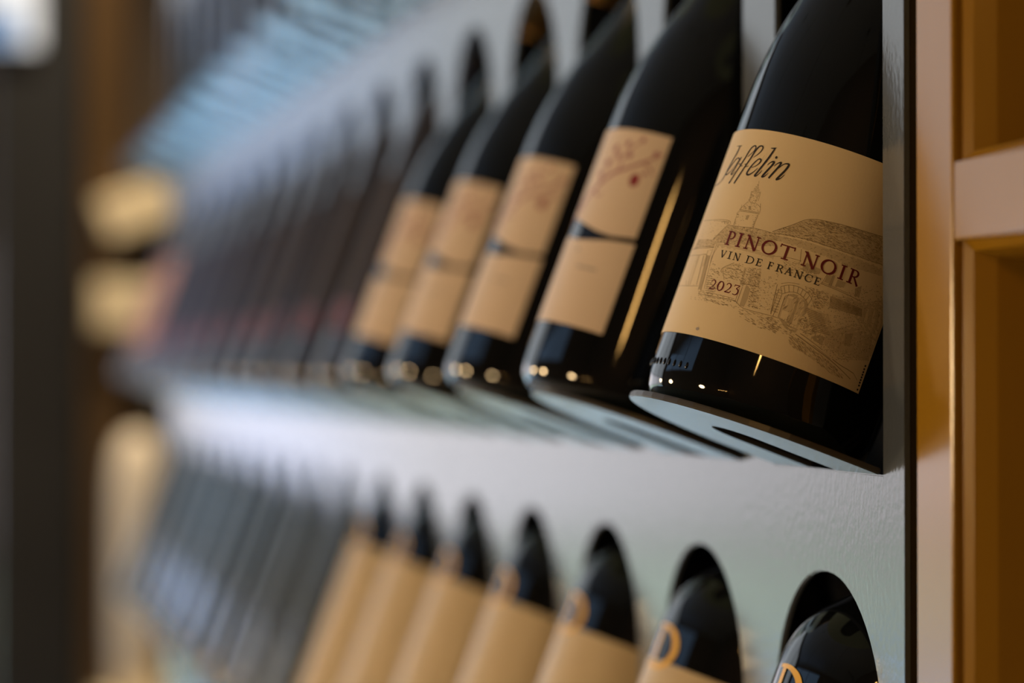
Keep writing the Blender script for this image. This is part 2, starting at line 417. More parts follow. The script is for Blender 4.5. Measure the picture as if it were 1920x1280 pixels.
# label print traced in millimetres on the unrolled label
JAFF=[
 ([(4.33,90.60),(6.55,90.63),(8.19,90.67)],[0.18,0.3,0.12]),
 ([(6.59,90.57),(6.31,88.63),(4.99,85.70),(3.54,82.79),(2.46,79.88),(0.81,77.93),(-1.94,76.95),(-5.83,76.82)],[0.55,0.6,0.5,0.5,0.45,0.35,0.28,0.3]),
 ([(10.03,85.64),(8.49,86.15),(6.84,85.37),(5.33,83.74),(3.63,81.68),(2.99,80.59),(4.08,80.13),(6.19,81.13),(8.26,83.42),(9.36,85.64)],[0.3,0.35,0.4,0.45,0.5,0.5,0.4,0.25,0.2,0.2]),
 ([(10.42,86.57),(9.59,84.53),(8.45,82.12),(7.46,80.46),(8.27,80.09),(9.06,80.74),(9.62,81.43)],[0.3,0.5,0.5,0.5,0.35,0.22,0.15]),
 ([(8.28,76.76),(9.73,79.73),(11.29,82.90),(12.76,86.09),(13.53,88.33),(14.32,89.99),(15.29,90.78),(16.19,90.87),(16.65,90.26),(16.19,88.85),(14.11,86.79)],[0.6,0.5,0.5,0.5,0.5,0.4,0.35,0.4,0.4,0.3,0.22]),
 ([(10.06,84.08),(11.45,83.92)],[0.2,0.3]),
 ([(11.25,83.23),(13.16,83.38)],[0.3,0.15]),
 ([(11.59,76.83),(13.04,80.02),(14.58,83.42),(15.98,86.45),(16.99,89.09),(18.01,90.65),(19.05,91.11),(19.92,90.83),(20.03,89.84),(19.15,88.37),(17.17,86.72)],[0.62,0.55,0.5,0.55,0.6,0.5,0.4,0.4,0.4,0.3,0.2]),
 ([(13.81,84.02),(15.11,84.00)],[0.25,0.3]),
 ([(14.46,83.13),(16.33,83.50)],[0.3,0.15]),
 ([(17.31,83.16),(18.85,83.40),(20.20,84.18),(21.11,85.30),(21.15,86.22),(20.31,86.48),(19.21,85.72),(17.71,83.65),(16.86,81.75),(16.85,80.65),(18.03,80.48),(19.71,81.66),(21.03,83.19)],[0.2,0.22,0.3,0.5,0.5,0.4,0.4,0.5,0.6,0.6,0.5,0.3,0.2]),
 ([(23.66,90.84),(24.72,90.94),(25.97,91.32)],[0.2,0.4,0.15]),
 ([(25.42,91.10),(24.41,88.12),(22.96,84.81),(21.53,81.88),(20.85,80.55),(21.60,80.47),(22.47,81.37),(23.25,82.66)],[0.5,0.65,0.65,0.65,0.65,0.4,0.25,0.15]),
 ([(24.72,84.89),(25.58,85.94),(26.57,86.38),(26.95,85.99),(26.11,84.20),(24.75,81.80),(24.18,80.58),(24.90,80.69),(25.59,81.39),(26.29,82.27)],[0.18,0.3,0.5,0.65,0.65,0.65,0.6,0.4,0.25,0.15]),
 ([(27.51,84.91),(28.48,86.09),(29.49,86.61),(29.74,86.24),(29.09,84.57),(27.94,82.35),(27.05,80.46)],[0.18,0.3,0.5,0.6,0.6,0.6,0.65]),
 ([(28.00,82.45),(29.47,84.65),(31.01,86.32),(32.43,86.72),(32.83,86.18),(32.08,84.11),(30.80,81.84),(30.17,80.65),(30.96,80.93),(31.84,81.70),(32.48,82.84)],[0.2,0.25,0.3,0.5,0.65,0.65,0.65,0.6,0.4,0.25,0.15]),
]
JDOT=(27.17,88.03)
STAIN=(20.03,24.74)
ENL=[
 ([(23.55,78.94),(23.89,77.90)],0.12),
 ([(22.12,71.20),(19.90,68.48),(19.66,67.96)],0.12),
 ([(25.77,71.06),(27.92,70.01),(28.40,68.18)],0.12),
 ([(25.91,75.44),(26.19,72.10)],0.1),
 ([(27.49,71.38),(27.92,70.01)],0.12),
 ([(19.81,69.68),(20.01,68.25)],0.1),
 ([(23.35,70.85),(25.50,71.01)],0.12),
 ([(19.51,67.94),(28.13,68.17)],0.14),
 ([(20.25,67.43),(28.56,67.80)],0.12),
 ([(19.19,66.57),(19.29,62.32)],0.1),
 ([(28.08,67.63),(27.88,62.76)],0.1),
 ([(-3.20,63.36),(4.99,63.23),(11.52,63.59),(16.62,63.49),(17.67,62.50)],0.14),
 ([(7.33,62.98),(16.81,63.14)],0.1),
 ([(16.44,61.81),(11.12,56.11)],0.16),
 ([(16.40,61.88),(22.89,62.15),(28.21,62.63),(33.81,62.60),(36.88,62.49)],0.14),
 ([(13.16,55.51),(18.26,55.64),(26.91,55.69),(33.43,55.59)],0.12),
 ([(-4.95,52.76),(6.75,52.90),(13.57,53.47)],0.14),
 ([(-4.17,53.01),(13.44,53.70)],0.12),
 ([(-7.84,50.58),(4.43,50.31),(10.80,50.55),(11.67,46.50)],0.12),
 ([(4.75,49.94),(5.57,46.26)],0.1),
 ([(14.34,54.51),(14.42,51.35),(14.74,46.75)],0.14),
 ([(15.60,54.62),(14.65,51.61)],0.1),
 ([(5.12,50.19),(6.20,39.41)],0.12),
 ([(3.63,50.19),(4.81,39.38)],0.1),
 ([(9.17,50.27),(11.32,39.65)],0.12),
 ([(10.92,50.36),(13.26,37.86)],0.14),
 ([(14.08,50.59),(16.26,38.66)],0.12),
 ([(12.94,50.49),(15.01,37.55)],0.1),
 ([(-10.61,39.62),(4.84,39.02),(12.35,39.36)],0.12),
 ([(15.12,43.39),(18.04,43.34)],0.12),
 ([(15.42,42.64),(19.68,42.79)],0.12),
 ([(15.72,41.90),(19.42,41.98)],0.12),
 ([(16.01,41.15),(19.15,41.17)],0.12),
 ([(16.30,40.41),(20.74,40.63)],0.12),
 ([(16.58,39.67),(20.49,39.82)],0.12),
 ([(16.87,38.93),(20.23,39.01)],0.12),
 ([(17.15,38.19),(21.77,38.48)],0.12),
 ([(17.43,37.45),(21.52,37.67)],0.12),
 ([(17.70,36.71),(21.27,36.85)],0.12),
 ([(17.98,35.97),(22.78,36.34)],0.12),
 ([(25.55,49.52),(21.53,47.01),(21.28,45.52)],0.16),
 ([(22.32,45.33),(23.91,43.19)],0.1),
 ([(30.96,43.24),(34.69,43.70),(37.66,43.80)],0.14),
 ([(31.88,42.26),(31.88,36.28)],0.14),
 ([(31.00,41.81),(31.14,36.81)],0.12),
 ([(43.23,46.44),(44.32,36.79)],0.12),
 ([(43.68,42.54),(44.47,36.37)],0.1),
 ([(13.95,36.71),(19.09,36.61),(24.67,36.84),(30.81,36.97),(33.96,35.62),(37.34,35.36),(43.77,35.67),(47.48,35.83)],0.14),
 ([(17.87,37.65),(24.28,37.72),(30.54,37.63)],0.1),
 ([(35.42,63.06),(40.90,66.87),(46.19,70.68),(54.34,72.20),(63.66,73.11),(71.57,73.95)],0.16),
 ([(36.33,62.63),(45.60,63.72),(57.19,64.18),(66.88,64.62),(75.16,65.29)],0.12),
 ([(36.78,54.79),(43.58,56.09),(48.18,56.42)],0.1),
 ([(46.82,60.25),(47.91,55.85)],0.1),
 ([(57.60,55.04),(56.97,51.48)],0.12),
 ([(60.21,55.79),(60.09,51.46)],0.1),
 ([(51.88,56.52),(51.55,52.83)],0.12),
 ([(59.71,55.84),(59.51,51.72)],0.12),
 ([(56.51,51.42),(60.59,51.41),(66.36,51.25),(72.34,50.93)],0.14),
 ([(56.57,51.92),(60.65,51.91),(66.43,51.75)],0.1),
 ([(44.56,46.04),(46.69,47.34),(48.86,47.84),(51.24,47.72),(53.88,46.89),(55.66,45.52)],0.14),
 ([(44.43,47.07),(46.85,48.22),(50.17,48.77)],0.12),
 ([(45.54,43.62),(46.38,44.26),(48.11,45.32),(50.31,45.73),(52.62,45.13),(54.29,44.07),(55.09,42.93)],0.14),
 ([(44.60,45.93),(45.64,44.01)],0.12),
 ([(45.54,46.60),(46.65,44.47)],0.12),
 ([(46.92,47.37),(47.80,45.19)],0.12),
 ([(48.53,47.77),(49.19,45.57)],0.12),
 ([(50.16,47.81),(50.43,45.72)],0.12),
 ([(51.77,47.55),(51.57,45.46)],0.12),
 ([(53.21,47.12),(52.77,45.06)],0.12),
 ([(54.52,46.41),(53.83,44.37)],0.12),
 ([(55.52,45.59),(55.01,43.02)],0.12),
 ([(44.26,45.22),(44.54,36.16)],0.12),
 ([(45.83,43.48),(45.41,35.73)],0.12),
 ([(46.92,43.37),(47.16,36.08)],0.1),
 ([(44.27,44.87),(45.55,44.93)],0.1),
 ([(44.28,43.95),(45.68,44.00)],0.1),
 ([(44.30,43.03),(45.82,43.06)],0.1),
 ([(44.31,42.11),(45.95,42.13)],0.1),
 ([(44.32,41.18),(46.09,41.20)],0.1),
 ([(44.34,40.26),(46.22,40.27)],0.1),
 ([(44.35,39.34),(46.36,39.33)],0.1),
 ([(44.36,38.42),(46.49,38.40)],0.1),
 ([(44.38,37.50),(46.63,37.47)],0.1),
 ([(54.93,41.93),(60.44,41.85)],0.16),
 ([(55.32,41.36),(60.91,41.36)],0.16),
 ([(55.71,40.79),(61.38,40.87)],0.16),
 ([(56.10,40.22),(61.85,40.39)],0.16),
 ([(56.49,39.66),(62.32,39.90)],0.16),
 ([(56.89,39.09),(62.79,39.42)],0.16),
 ([(57.28,38.52),(63.27,38.94)],0.16),
 ([(57.67,37.96),(63.75,38.45)],0.16),
 ([(58.06,37.39),(64.23,37.97)],0.16),
 ([(58.46,36.83),(64.71,37.49)],0.16),
 ([(58.85,36.27),(65.19,37.01)],0.16),
 ([(59.25,35.70),(65.67,36.53)],0.16),
 ([(61.15,48.54),(73.29,48.67)],0.14),
 ([(61.25,48.14),(73.40,48.42)],0.14),
 ([(61.34,47.75),(73.50,48.18)],0.14),
 ([(61.44,47.36),(73.60,47.93)],0.14),
 ([(61.53,46.97),(73.71,47.68)],0.14),
 ([(61.63,46.58),(73.81,47.44)],0.14),
 ([(61.72,46.19),(73.92,47.19)],0.14),
 ([(61.82,45.79),(74.02,46.94)],0.14),
 ([(61.91,45.40),(74.13,46.70)],0.14),
 ([(62.01,45.01),(74.23,46.45)],0.14),
 ([(54.41,32.62),(58.11,31.54),(61.87,30.47),(66.18,29.41),(71.39,27.85),(78.33,25.55)],0.22),
 ([(55.79,33.38),(59.95,32.23),(64.72,30.93)],0.16),
 ([(69.17,29.30),(72.57,28.49),(75.69,28.18),(78.81,27.74)],0.22),
 ([(78.81,27.74),(81.25,26.20)],0.14),
 ([(61.16,31.24),(68.57,29.07)],0.1),
]
ENT=[
 ([(23.90,78.02),(23.28,76.71),(22.49,76.11),(22.76,75.18),(21.70,74.79),(22.07,72.65),(22.01,71.43),(23.33,70.90),(25.45,71.13),(25.65,72.01),(25.65,73.70),(25.83,74.95),(25.13,75.55),(24.26,76.87)],1),
 ([(19.51,67.94),(18.61,66.38),(19.01,66.25),(20.25,67.43),(28.56,67.80),(28.23,68.26)],1),
 ([(23.23,69.79),(23.36,68.48),(24.53,68.55),(24.04,69.80)],2),
 ([(23.56,66.38),(23.60,64.93),(24.65,64.94),(24.81,66.59)],2),
 ([(16.44,61.81),(22.91,62.11),(28.22,62.59),(33.79,62.65),(36.88,62.49),(37.58,61.96),(37.89,58.46),(34.67,57.71),(30.86,56.78),(25.61,56.05),(18.91,55.72),(13.12,55.58),(11.12,56.11)],1),
 ([(13.37,55.16),(18.44,55.30),(27.05,55.36),(38.93,55.64),(39.04,54.00),(33.47,54.16),(26.38,54.27),(15.40,53.63)],1),
 ([(-1.31,56.19),(11.05,56.23),(13.54,55.54),(13.57,53.47),(-3.00,52.97)],1),
 ([(10.11,52.27),(13.47,52.97),(13.25,46.62),(10.41,46.42)],1),
 ([(5.40,50.19),(8.94,50.26),(11.11,39.63),(6.46,39.41)],1),
 ([(10.92,50.36),(12.75,50.48),(14.75,38.01),(13.37,38.36)],2),
 ([(1.55,41.12),(4.79,41.10),(5.85,39.15),(2.87,39.13)],1),
 ([(26.18,49.41),(27.84,49.50),(28.16,47.41),(21.44,45.19),(21.58,46.90)],1),
 ([(30.06,48.79),(36.14,49.83),(36.98,46.95),(37.55,43.77),(33.77,42.74),(30.96,43.24),(30.26,45.95)],1),
 ([(30.52,44.33),(32.15,44.24),(32.03,42.54),(30.47,43.12)],2),
 ([(32.98,42.78),(34.87,42.55),(35.19,39.05),(34.89,35.87),(33.17,36.01),(33.00,39.43)],2),
 ([(14.75,38.01),(16.51,38.20),(17.57,36.89),(13.81,36.94)],1),
 ([(35.42,63.06),(40.90,66.87),(46.19,70.68),(54.34,72.20),(63.66,73.11),(71.57,73.95),(75.19,65.06),(66.98,64.37),(57.26,63.97),(45.65,63.57),(36.35,62.59)],1),
 ([(34.55,62.00),(45.84,63.03),(57.45,63.45),(75.30,64.15),(76.56,61.63),(63.51,60.16),(53.75,60.53),(44.33,60.63),(36.18,60.38)],1),
 ([(35.14,61.79),(45.91,62.82),(57.52,63.24),(75.44,63.84),(75.80,63.02),(57.86,62.29),(45.80,61.83),(35.16,61.07)],1),
 ([(50.07,56.36),(51.47,56.37),(51.19,53.18),(49.08,53.87)],2),
 ([(51.69,55.74),(55.11,56.02),(55.08,54.11),(52.02,53.47)],2),
 ([(57.67,54.83),(60.07,55.50),(60.36,52.04),(57.58,52.42)],2),
 ([(61.59,54.66),(64.50,54.82),(64.47,52.90),(61.50,52.24)],2),
 ([(46.92,43.37),(47.76,44.32),(49.17,44.97),(50.74,45.16),(53.06,44.57),(54.94,42.88),(55.45,40.46),(54.44,38.66),(54.39,34.84),(53.85,33.70),(51.54,34.29),(47.16,36.08),(47.02,39.12)],1),
 ([(46.92,43.37),(47.76,44.32),(49.17,44.97),(50.98,45.13),(50.55,44.38),(47.90,43.94)],2),
 ([(50.96,44.53),(51.56,44.50),(52.00,35.64),(51.46,34.50),(51.21,36.54)],2),
 ([(47.16,36.08),(49.13,35.81),(51.75,34.36),(54.74,34.50),(54.28,33.15),(50.44,33.42)],2),
 ([(53.34,44.43),(55.05,42.92),(55.45,40.46),(54.44,38.66),(54.48,41.53)],2),
 ([(54.57,42.27),(58.91,43.41),(62.58,42.66),(65.16,38.42),(64.34,35.26),(59.23,38.54),(56.45,39.64)],1),
 ([(61.15,48.54),(67.13,50.60),(73.34,49.88),(73.99,47.03),(67.37,46.64),(61.63,46.58)],1),
 ([(59.76,33.76),(61.95,35.06),(64.12,35.18),(63.97,32.27),(60.85,32.75)],2),
 ([(71.24,50.27),(80.40,54.44),(83.72,47.23),(84.89,34.93),(79.17,40.83),(71.91,45.28)],1),
 ([(63.72,36.93),(72.77,43.23),(81.40,41.62),(83.27,33.90),(71.30,30.07),(64.69,33.02)],1),
 ([(70.47,38.79),(73.25,40.07),(73.76,35.50),(71.43,35.10)],2),
 ([(68.34,54.16),(70.32,55.88),(70.80,52.01),(69.09,51.59)],2),
]
END=[
 ([(23.90,78.02),(22.49,76.11),(21.70,74.79),(22.01,71.43),(23.33,70.90),(25.45,71.13),(25.65,73.70),(25.83,74.95)],70,0.5,0),
 ([(22.28,70.86),(20.01,68.25),(28.05,68.35),(25.87,70.84)],40,0.5,-8),
 ([(19.25,66.45),(20.23,66.45),(20.22,62.44),(19.23,62.32)],26,0.5,0),
 ([(27.56,67.53),(28.17,67.53),(28.00,62.79),(27.36,62.66)],26,0.5,0),
 ([(20.59,66.38),(27.49,67.03),(27.26,62.88),(20.53,62.49)],12,0.4,0),
 ([(1.33,63.10),(16.41,63.22),(16.40,61.88),(11.58,56.75),(-2.37,56.64)],60,0.4,0),
 ([(11.81,63.12),(16.77,63.21),(17.52,62.12),(14.80,62.10)],24,0.6,2),
 ([(16.44,61.81),(22.91,62.11),(28.22,62.59),(33.79,62.65),(36.88,62.49),(37.58,61.96),(37.89,58.46),(34.67,57.71),(30.86,56.78),(25.61,56.05),(18.91,55.72),(13.12,55.58),(11.12,56.11)],420,0.8,-3),
 ([(-1.31,56.19),(11.05,56.23),(13.54,55.54),(13.57,53.47),(-3.00,52.97)],70,1.2,2),
 ([(15.49,48.77),(20.79,46.54),(23.32,41.16),(21.15,36.45),(17.81,36.43),(16.17,43.50)],110,0.8,-4),
 ([(26.08,49.63),(29.61,49.89),(30.78,43.67),(25.48,43.01),(21.44,45.19)],120,0.8,-4),
 ([(30.06,48.79),(36.14,49.83),(36.98,46.95),(37.55,43.77),(33.77,42.74),(30.96,43.24),(30.26,45.95)],200,0.6,-6),
 ([(35.02,42.83),(37.96,43.65),(39.62,36.51),(36.04,36.18)],150,0.6,-6),
 ([(37.20,47.02),(42.35,50.22),(46.92,37.42),(40.28,36.71)],120,0.5,-6),
 ([(13.54,37.40),(24.28,37.72),(30.63,37.41),(33.41,35.71),(25.51,36.28),(14.35,36.02)],70,0.7,-6),
 ([(10.27,35.19),(25.71,35.84),(33.58,35.28),(31.77,34.57),(20.21,34.37),(10.73,34.49)],60,0.9,-8),
 ([(33.67,35.06),(47.60,35.52),(49.32,30.66),(43.25,30.51),(33.89,32.49)],130,1,-6),
 ([(35.42,63.06),(40.90,66.87),(46.19,70.68),(54.34,72.20),(63.66,73.11),(71.57,73.95),(75.19,65.06),(66.98,64.37),(57.26,63.97),(45.65,63.57),(36.35,62.59)],900,0.8,-4),
 ([(46.25,70.53),(54.41,71.99),(63.74,72.91),(71.70,73.64),(72.64,71.38),(62.27,70.18),(50.62,69.44)],200,0.8,-4),
 ([(34.55,62.00),(45.84,63.03),(57.45,63.45),(75.30,64.15),(76.56,61.63),(63.51,60.16),(53.75,60.53),(44.33,60.63),(36.18,60.38)],160,0.4,10),
 ([(48.33,55.99),(55.35,54.68),(53.48,50.67),(42.75,51.77),(42.52,55.05)],160,0.5,-8),
 ([(46.92,43.37),(47.76,44.32),(49.17,44.97),(50.74,45.16),(53.06,44.57),(54.94,42.88),(55.45,40.46),(54.44,38.66),(54.39,34.84),(53.85,33.70),(51.54,34.29),(47.16,36.08),(47.02,39.12)],45,1.2,70),
 ([(52.19,49.01),(60.13,49.34),(61.99,46.24),(59.41,43.36),(56.17,43.10),(55.48,45.69),(53.07,47.19)],260,0.5,-8),
 ([(61.08,48.75),(69.18,54.73),(77.08,60.15),(83.87,47.29),(83.79,33.60),(70.38,29.01),(61.73,31.66),(57.64,33.68),(54.15,36.18),(54.78,39.02),(58.93,39.38),(62.42,43.08)],700,0.5,-999),
 ([(53.55,37.86),(56.53,39.43),(60.38,38.03),(60.94,35.16),(57.64,33.68),(54.39,34.84)],150,0.4,-999),
 ([(52.78,31.44),(54.84,31.99),(66.46,28.69),(76.05,25.61),(75.26,24.49),(70.29,24.74),(62.83,26.69),(53.82,28.51)],260,1,-25),
 ([(44.08,34.81),(50.14,34.27),(54.64,32.80),(54.18,31.45),(45.37,31.20)],60,0.9,-10),
]
CODE=[(82.58,31.77),(82.57,30.62),(82.64,29.60),(82.67,28.67),(82.69,27.73),(82.72,26.80),(82.74,25.87),(82.82,24.85),(82.81,23.39)]


T, t_, s_ = .165, .085, .07
def glyph(ch):
    I = lambda a, b, wd: ([a, b], [wd, wd], 0)
    if ch == 'I': return [I((.5, 0), (.5, 1), T), I((0, .02), (1, .02), s_), I((0, .98), (1, .98), s_)]
    if ch == 'P': return [I((.3, 0), (.3, 1), T), I((0, .02), (.64, .02), s_), I((.03, .98), (.4, .98), s_), ([(.3, .96), (.6, .98), (.86, .9), (.95, .73), (.86, .56), (.66, .47), (.48, .47)], [s_, .07, .12, .14, .12, .06, .04], 1)]
    if ch == 'R': return [I((.25, 0), (.25, 1), T), I((0, .02), (.5, .02), s_), I((.0, .98), (.35, .98), s_), ([(.25, .96), (.5, .98), (.7, .9), (.77, .74), (.68, .58), (.5, .51), (.35, .5)], [s_, .07, .12, .14, .11, .06, .04], 1), ([(.48, .52), (.98, -.04)], [.1, .14], 0)]
    if ch == 'N': return [I((.17, 0), (.17, .98), t_), I((0, .02), (.34, .02), s_), I((.0, .98), (.2, .98), s_), I((.13, .99), (.84, -.03), T), I((.86, -.03), (.86, 1), t_), I((.7, .98), (1, .98), s_)]
    if ch in 'O0':
        q = [(.5+.44*math.cos(a), .5+.47*math.sin(a)) for a in [2*PI*k/32 for k in range(33)]]
        return [(q, [t_+(T*1.05-t_)*abs(math.cos(2*PI*k/32+.22))**1.6 for k in range(33)], 0)]
    if ch == 'T': return [I((.5, 0), (.5, .97), T), I((.26, .02), (.76, .02), s_), I((.02, .965), (.98, .965), .065), I((.03, 1.03), (.0, .78), .04), I((.97, 1.03), (.99, .76), .04)]
    if ch == 'V': return [I((.12, .98), (.53, -.02), T), I((.53, -.02), (.9, .98), t_), I((0, .98), (.32, .98), s_), I((.74, .98), (1, .98), s_)]
    if ch == 'D': return [I((.22, 0), (.22, 1), T), I((0, .02), (.3, .02), s_), I((0, .98), (.3, .98), s_), ([(.22, .97), (.5, .98), (.8, .84), (.93, .52), (.82, .2), (.55, .03), (.22, .03)], [s_, .07, .12, .15, .12, .07, s_], 1)]
    if ch in 'EF':
        o = [I((.25, 0), (.25, 1), T), I((0, .97), (.9, .97), .055), I((.25, .53), (.72, .53), .055), I((.88, 1), (.92, .78), .045), I((.72, .64), (.72, .42), .045)]
        return o+([I((0, .03), (.95, .03), .055), I((.94, 0), (1, .24), .045)] if ch == 'E' else [I((0, .02), (.6, .02), s_)])
    if ch == 'A': return [I((.48, 1), (.12, 0), t_), I((.46, 1.03), (.86, 0), T), I((.25, .36), (.68, .36), s_), I((0, .02), (.27, .02), s_), I((.68, .02), (1, .02), s_)]
    if ch == 'C': return [([(.95, .76), (.8, .93), (.55, .98), (.25, .86), (.08, .5), (.22, .15), (.55, .02), (.82, .07), (1, .22)], [.05, .06, .07, .12, .15, .13, .08, .06, .04], 1), I((.96, 1), (.95, .7), .045)]
    if ch == '2': return [([(.1, .74), (.2, .91), (.45, .97), (.72, .87), (.8, .68), (.65, .44), (.35, .2), (.05, .05)], [.05, .08, .08, .12, .13, .1, .07, .06], 1), I((.02, .05), (.86, .05), .1), I((.84, .02), (1, .26), .05)]
    if ch == '3': return [I((.12, .96), (.95, .96), .075), I((.1, 1), (.04, .78), .045), I((.93, .97), (.42, .61), .055), ([(.42, .6), (.7, .57), (.88, .37), (.8, .12), (.5, -.01), (.08, .03)], [.05, .1, .14, .13, .08, .06], 1)]
def text(dec, items, base, cap):
    for ch, u0, u1 in items:
        for pts, ws, sm in glyph(ch):
            dec.ribbon([(u0+x*(u1-u0), base+y*cap) for x, y in pts], [max(x, .075)*1.12*cap for x in ws], bool(sm))

def build_front_bottle(root):
    rad = .041; rnd = random.Random(7)
    lathe('glass', BURG, GLASS_D, root, 128)
    capsule(root, BURG, FOIL, .215)
    lab = wrap_sheet('label', -15, 84.0, 22.25, 96.9, PAPER, rad, .0001, root, .00014, 72)
    o1 = .00026
    e1 = Decal(); e2 = Decal(); e3 = Decal()
    for P, tn in ENT:
        P = [(min(x, 83.8), y) for x, y in P]; (e1 if tn == 1 else e2).poly(P)
    for P, wd in ENL: e3.ribbon(P, [wd*1.15]*len(P), len(P) > 2)
    def inside(P, x, y):
        c = False
        for (x0, y0), (x1, y1) in zip(P, P[1:]+P[:1]):
            if (y0 <= y) != (y1 <= y) and x < x0+(y-y0)/(y1-y0)*(x1-x0): c = not c
        return c
    for P, n, ln, an in END:
        x0 = min(p[0] for p in P); x1 = max(p[0] for p in P); y0 = min(p[1] for p in P); y1 = max(p[1] for p in P); k = 0; tr = 0
        while k < n and tr < n*12:
            tr += 1; x = rnd.uniform(x0, x1); y = rnd.uniform(y0, y1)
            if not inside(P, x, y) or x > 83.2: continue
            k += 1; a = rnd.uniform(0, 2*PI) if an == -999 else math.radians(an+rnd.uniform(-9, 9)); l_ = ln*rnd.uniform(.5, 1.25); wd = rnd.uniform(.07, .13)
            if an == -999:
                e3.ribbon([(x, y), (x+l_*.5*math.cos(a), y+l_*.5*math.sin(a)), (x+l_*.6*math.cos(a+1.2), y+l_*.6*math.sin(a+1.2))], [wd]*3, True)
            else: e3.ribbon([(x-l_/2*math.cos(a), y-l_/2*math.sin(a)), (x+l_/2*math.cos(a), y+l_/2*math.sin(a))], [wd, wd], False)
    e1.build('engraving_tone', TONE1, rad, o1, lab); e2.build('engraving_shade', TONE2, rad, o1+.00003, lab)
    ob = e3.build('engraving_lines', LINE, rad, o1+.00006, lab); ob['kind'] = 'stuff'
    k1 = Decal()
    for P, ws in JAFF: k1.ribbon(P, [x*1.22 for x in ws], True)
    k1.disc(JDOT[0], JDOT[1], .48)
    k1.build('name_lettering', INK, rad, o1+.0001, lab); k1 = Decal()
    text(k1, [('V', 18.1, 20.8), ('I', 21.8, 23.4), ('N', 24.3, 27.1), ('D', 29.5, 32.7), ('E', 33.6, 35.7), ('F', 38.0, 39.8), ('R', 40.9, 43.5), ('A', 44.1, 46.7), ('N', 47.4, 50.1), ('C', 51.0, 53.5), ('E', 54.4, 56.3)], 50.5, 2.5)
    k1.build('origin_lettering', INK, rad, o1+.0001, lab); k1 = Decal()
    for u, v in CODE: k1.quad((u-.35, v-.3), (u+.35, v-.3), (u+.35, v+.3), (u-.35, v+.3))
    k1.build('lot_code', INK, rad, o1+.0001, lab)
    k2 = Decal()
    text(k2, [('P', 18.3, 21.9), ('I', 23.3, 25.5), ('N', 26.9, 32.3), ('O', 33.6, 39.0), ('T', 40.0, 45.0), ('N', 48.3, 53.4), ('O', 54.7, 59.9), ('I', 61.2, 63.3), ('R', 64.5, 68.7)], 55.15, 4.8)
    k2.build('grape_lettering', RED, rad, o1+.0001, lab); k2 = Decal()
    text(k2, [('2', 18.5, 21.2), ('0', 22.0, 24.7), ('2', 25.6, 28.1), ('3', 28.9, 31.2)], 39.05, 3.4)
    k2.build('vintage_lettering', RED, rad, o1+.0001, lab)
    k3 = Decal(); k3.disc(STAIN[0], STAIN[1], .8, .55); k3.build('round_mark', GREYINK, rad, o1+.0001, lab)

    bm = bmesh.new()                           # moulded stipples round the heel
    for k in range(16):
        a = math.radians(-40+k*4.6); r_ = .04085
        m_ = Matrix.Translation((r_*math.sin(a), -r_*math.cos(a), .0118)) @ Matrix.Rotation(a, 4, 'Z') @ Matrix.Diagonal((.0006, .0005, .0013, 1))
        bmesh.ops.create_icosphere(bm, subdivisions=2, radius=1, matrix=m_)
    o = bm_obj('heel_stipples', bm, GLASS_D, root, True); o['kind'] = 'stuff'

def build_branch_bottle(root):
    rad = .041
    lathe('glass', BURG, GLASS_D, root, 96); capsule(root, BURG, GOLDFOIL, .215)
    low = lambda u: float(np.interp(u, [-30, 0, 10, 20, 28, 39], [72, 69, 66.6, 64.4, 63.7, 65.2]))
    up = lambda u: low(u)-float(np.interp(u, [-30, 0, 10, 20, 28, 39], [9, 8, 6.6, 3.7, 1.9, 2.2]))
    top = wrap_sheet('upper_label', -30, 39, 64, 107.5, PAPER2, rad, .0001, root, .00014, 48, low=low)
    bot = wrap_sheet('lower_label', -30, 39.6, 25.5, 60, PAPER2, rad, .0001, root, .00014, 48, high=up)
    d = Decal()
    d.ribbon([(-6, 67), (-1, 72), (4, 78), (10, 83), (17, 88.5), (25, 92), (32, 96), (38, 100.5)], [1.6, 1.8, 1.7, 1.5, 1.5, 1.2, 1, .6])
    d.ribbon([(10, 83), (11, 88), (13, 93), (16, 98)], [1, .9, .8, .5]); d.ribbon([(20, 90), (20, 95), (23, 100), (26, 103)], [1, .8, .7, .5]); d.ribbon([(30, 95), (34, 94), (37, 91)], [.8, .7, .5]); d.ribbon([(8, 81), (12, 79), (15, 80)], [.8, .7, .4])
    d.ribbon([(-1, 72), (-7, 80), (-14, 86), (-20, 95)], [1.3, 1.1, .9, .5])
    for x, y, r_ in ((11, 93, 1.5), (13.5, 99, 1.6), (17, 96, 1.3), (20, 101.5, 1.4), (27, 104, 1.2), (23, 97, 1.3), (35, 99.5, 1.3), (33, 91, 1.0), (8, 88, 1.3), (-12, 88, 1.5), (-18, 97, 1.4)): d.disc(x, y, r_)
    d.build('branch_print', PINK, rad, .00027, top)
    b = Decal(); b.disc(29.5, 87.5, 2.3, 2.7); b.build('berry_print', BERRY, rad, .0003, top)
    g = Decal()
    for k in range(9): g.quad((16+k*1.25, 48.6), (16.9+k*1.25, 48.6), (16.9+k*1.25, 49.7), (16+k*1.25, 49.7))
    g.disc(12.5, 56, .8); g.build('small_print', GREYINK, rad, .00027, bot)

